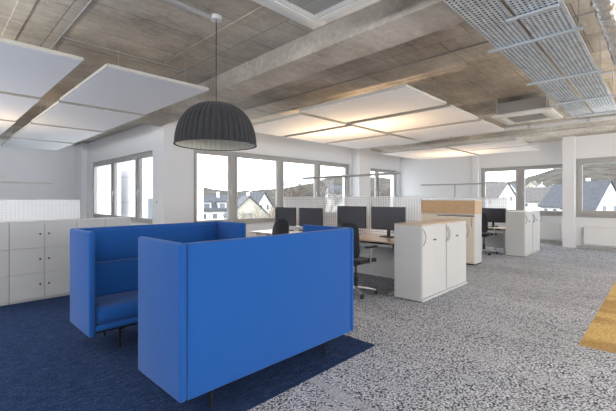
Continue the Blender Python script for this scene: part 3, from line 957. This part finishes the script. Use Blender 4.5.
house('wide white house with dark roof on the slope, near the back windows end', 342, 150, 9, 12, -4, 3.4, 6.6, -1.3, PLASTER, SLATE)
house('pale house seen low behind the monitors in the back windows', 300, 118, 9, 10, -9, -2.6, 1.5, -1.2, CREAMP, BROWNR)


def facade(label, x0, x1, y0, y1, z1, wz=None):
    r = thing('neighbouring_building', label, 'building', (x0, y0, -8))
    B(0, x1 - x0, 0, y1 - y0, 0, z1 + 8, .02, 1).build('facade_wall', FACADE, r)
    j = MB(); z = 8.0 - 5.2
    while z < z1 + 8: j.box(-.01, x1 - x0 + .01, -.012, .0, z - .012, z + .012); j.box(-.012, 0, 0, y1 - y0, z - .012, z + .012); j.box(x1 - x0, x1 - x0 + .012, 0, y1 - y0, z - .012, z + .012); z += 1.3
    x = 1.1
    while x < x1 - x0: j.box(x - .012, x + .012, -.012, 0, 0, z1 + 8); x += 1.15
    j.build('facade_joints', GRILLE, r)
    if wz:
        for (a, b, c, d) in wz: B(a - x0, b - x0, -.03, .02, c + 8, d + 8).build('facade_window', HGLASS, r)
    B(-.08, x1 - x0 + .08, -.08, y1 - y0, z1 + 8, z1 + 8.12).build('parapet_cap', ALU, r)


facade('white panelled building close outside the left windows', 3.9, 6.8, 19.5, 27, 3.1)
facade('white panelled wing with a grey window seen beside the white column', 7.25, 10.5, 18.0, 26, 3.6, [(7.5, 7.95, .3, 1.5)])

# wooded hill: real terrain ring on the window sides
HP = [(-400, 188), (60, 190), (204, 189), (240, 192), (285, 189), (310, 184), (345, 177), (372, 179), (400, 182), (480, 183), (522, 182), (545, 173), (566, 167), (600, 162), (640, 159), (760, 160), (1100, 170)]


def hy(px):
    for (a, ya), (b, yb) in zip(HP, HP[1:]):
        if a <= px <= b: return ya + (yb - ya) * (px - a) / (b - a)
    return 185


def terrain(u, v):
    px = -380 + u * 1450; d = 45 + v ** 1.5 * 480
    x, y = far(px, d); top = 1.5 + (198.5 - hy(px)) / F_PX * 500
    s = max(0, min(1, (d - 130) / 370)); s = s * s * (3 - 2 * s)
    z = -9 + (top + 9) * s
    z += (noise.noise(Vector((x * .03, y * .03, 0))) * 4 + noise.noise(Vector((x * .15, y * .15, 3))) * 2.2) * s
    return (x, y, z)


HILL = mat('wooded_hill', (0.2, 0.18, 0.14), 0.95, 0, .1); t = NT(HILL)
a_ = t.noise(t.coord(), .09, 6, .75); b_ = t.noise(t.coord(), .018, 3)
t.color(t.mix(t.ramp(b_, [(.42, (0, 0, 0)), (.58, (1, 1, 1))]), t.ramp(a_, [(.35, (.025, .021, .019)), (.6, (.085, .072, .062))]), t.ramp(a_, [(.35, (.022, .024, .018)), (.6, (.07, .068, .052))])))
hl = MB().grid(terrain, 260, 60).build('hillside', HILL, None, True); hl['kind'] = 'structure'

# bare trees
BARK = mat('bare_twigs', (0.12, 0.10, 0.08), 0.9); TWIG = mat('pale_twigs', (0.22, 0.19, 0.15), 0.9)


def bare_tree(label, px, depth, ztop, zbase, spread, m=BARK, n0=5, seed=1):
    rnd = random.Random(seed); x, y = far(px, depth)
    r = thing('bare_tree', label, 'tree', (x, y, zbase), 0, 'bare trees outside'); Ht = ztop - zbase
    tr = MB().tube([(0, 0, 0), (0.1, 0, Ht * .3), (0, .1, Ht * .5)], [.28, .22, .16], 6); tr.build('trunk', m, r)
    br = MB()

    def grow(p, d, ln, rad, lv):
        q = p + d * ln * .5 + Vector((rnd.uniform(-.1, .1), rnd.uniform(-.1, .1), 0)) * ln; e = p + d * ln
        br.tube([p, q, e], [max(rad, .022), max(rad * .75, .02), max(rad * .5, .018)], 3, False)
        if lv == 0: return
        for k in range(4):
            nd = (d + Vector((rnd.gauss(0, .55), rnd.gauss(0, .55), rnd.uniform(-.1, .5)))).normalized()
            st = p + d * ln * rnd.uniform(.45, 1.0); grow(st, nd, ln * rnd.uniform(.5, .75), rad * .55, lv - 1)
    for k in range(n0):
        a = 2 * PI * k / n0 + rnd.random(); d = Vector((math.cos(a) * spread, math.sin(a) * spread, 1)).normalized()
        grow(Vector((0, 0, Ht * (.38 + .03 * k))), d, Ht * .34, .13, 4)
    br.build('branches', m, r)
    return r


bare_tree('pale bare tree in front of the cream house in the back window', 264, 48, -.3, -9, .9, TWIG, 7, 3)
bare_tree('pale bushy bare tree low in the back window, right of the cream gable', 283, 57, -.9, -9, .9, TWIG, 6, 5)
bare_tree('tall bare tree rising behind the left end of the long lamp head', 304, 72, 3.6, -9, .6, BARK, 6, 8)
bare_tree('bare tree at the left edge of the third back window', 289, 100, 3.0, -9, .6, TWIG, 6, 11)
bare_tree('bare tree in the fourth back window behind the dotted screen', 326, 98, 2.4, -9, .8, BARK, 6, 15)
bare_tree('bare tree beside the far end window of the back wall', 374, 90, 3.2, -9, .8, BARK, 6, 19)
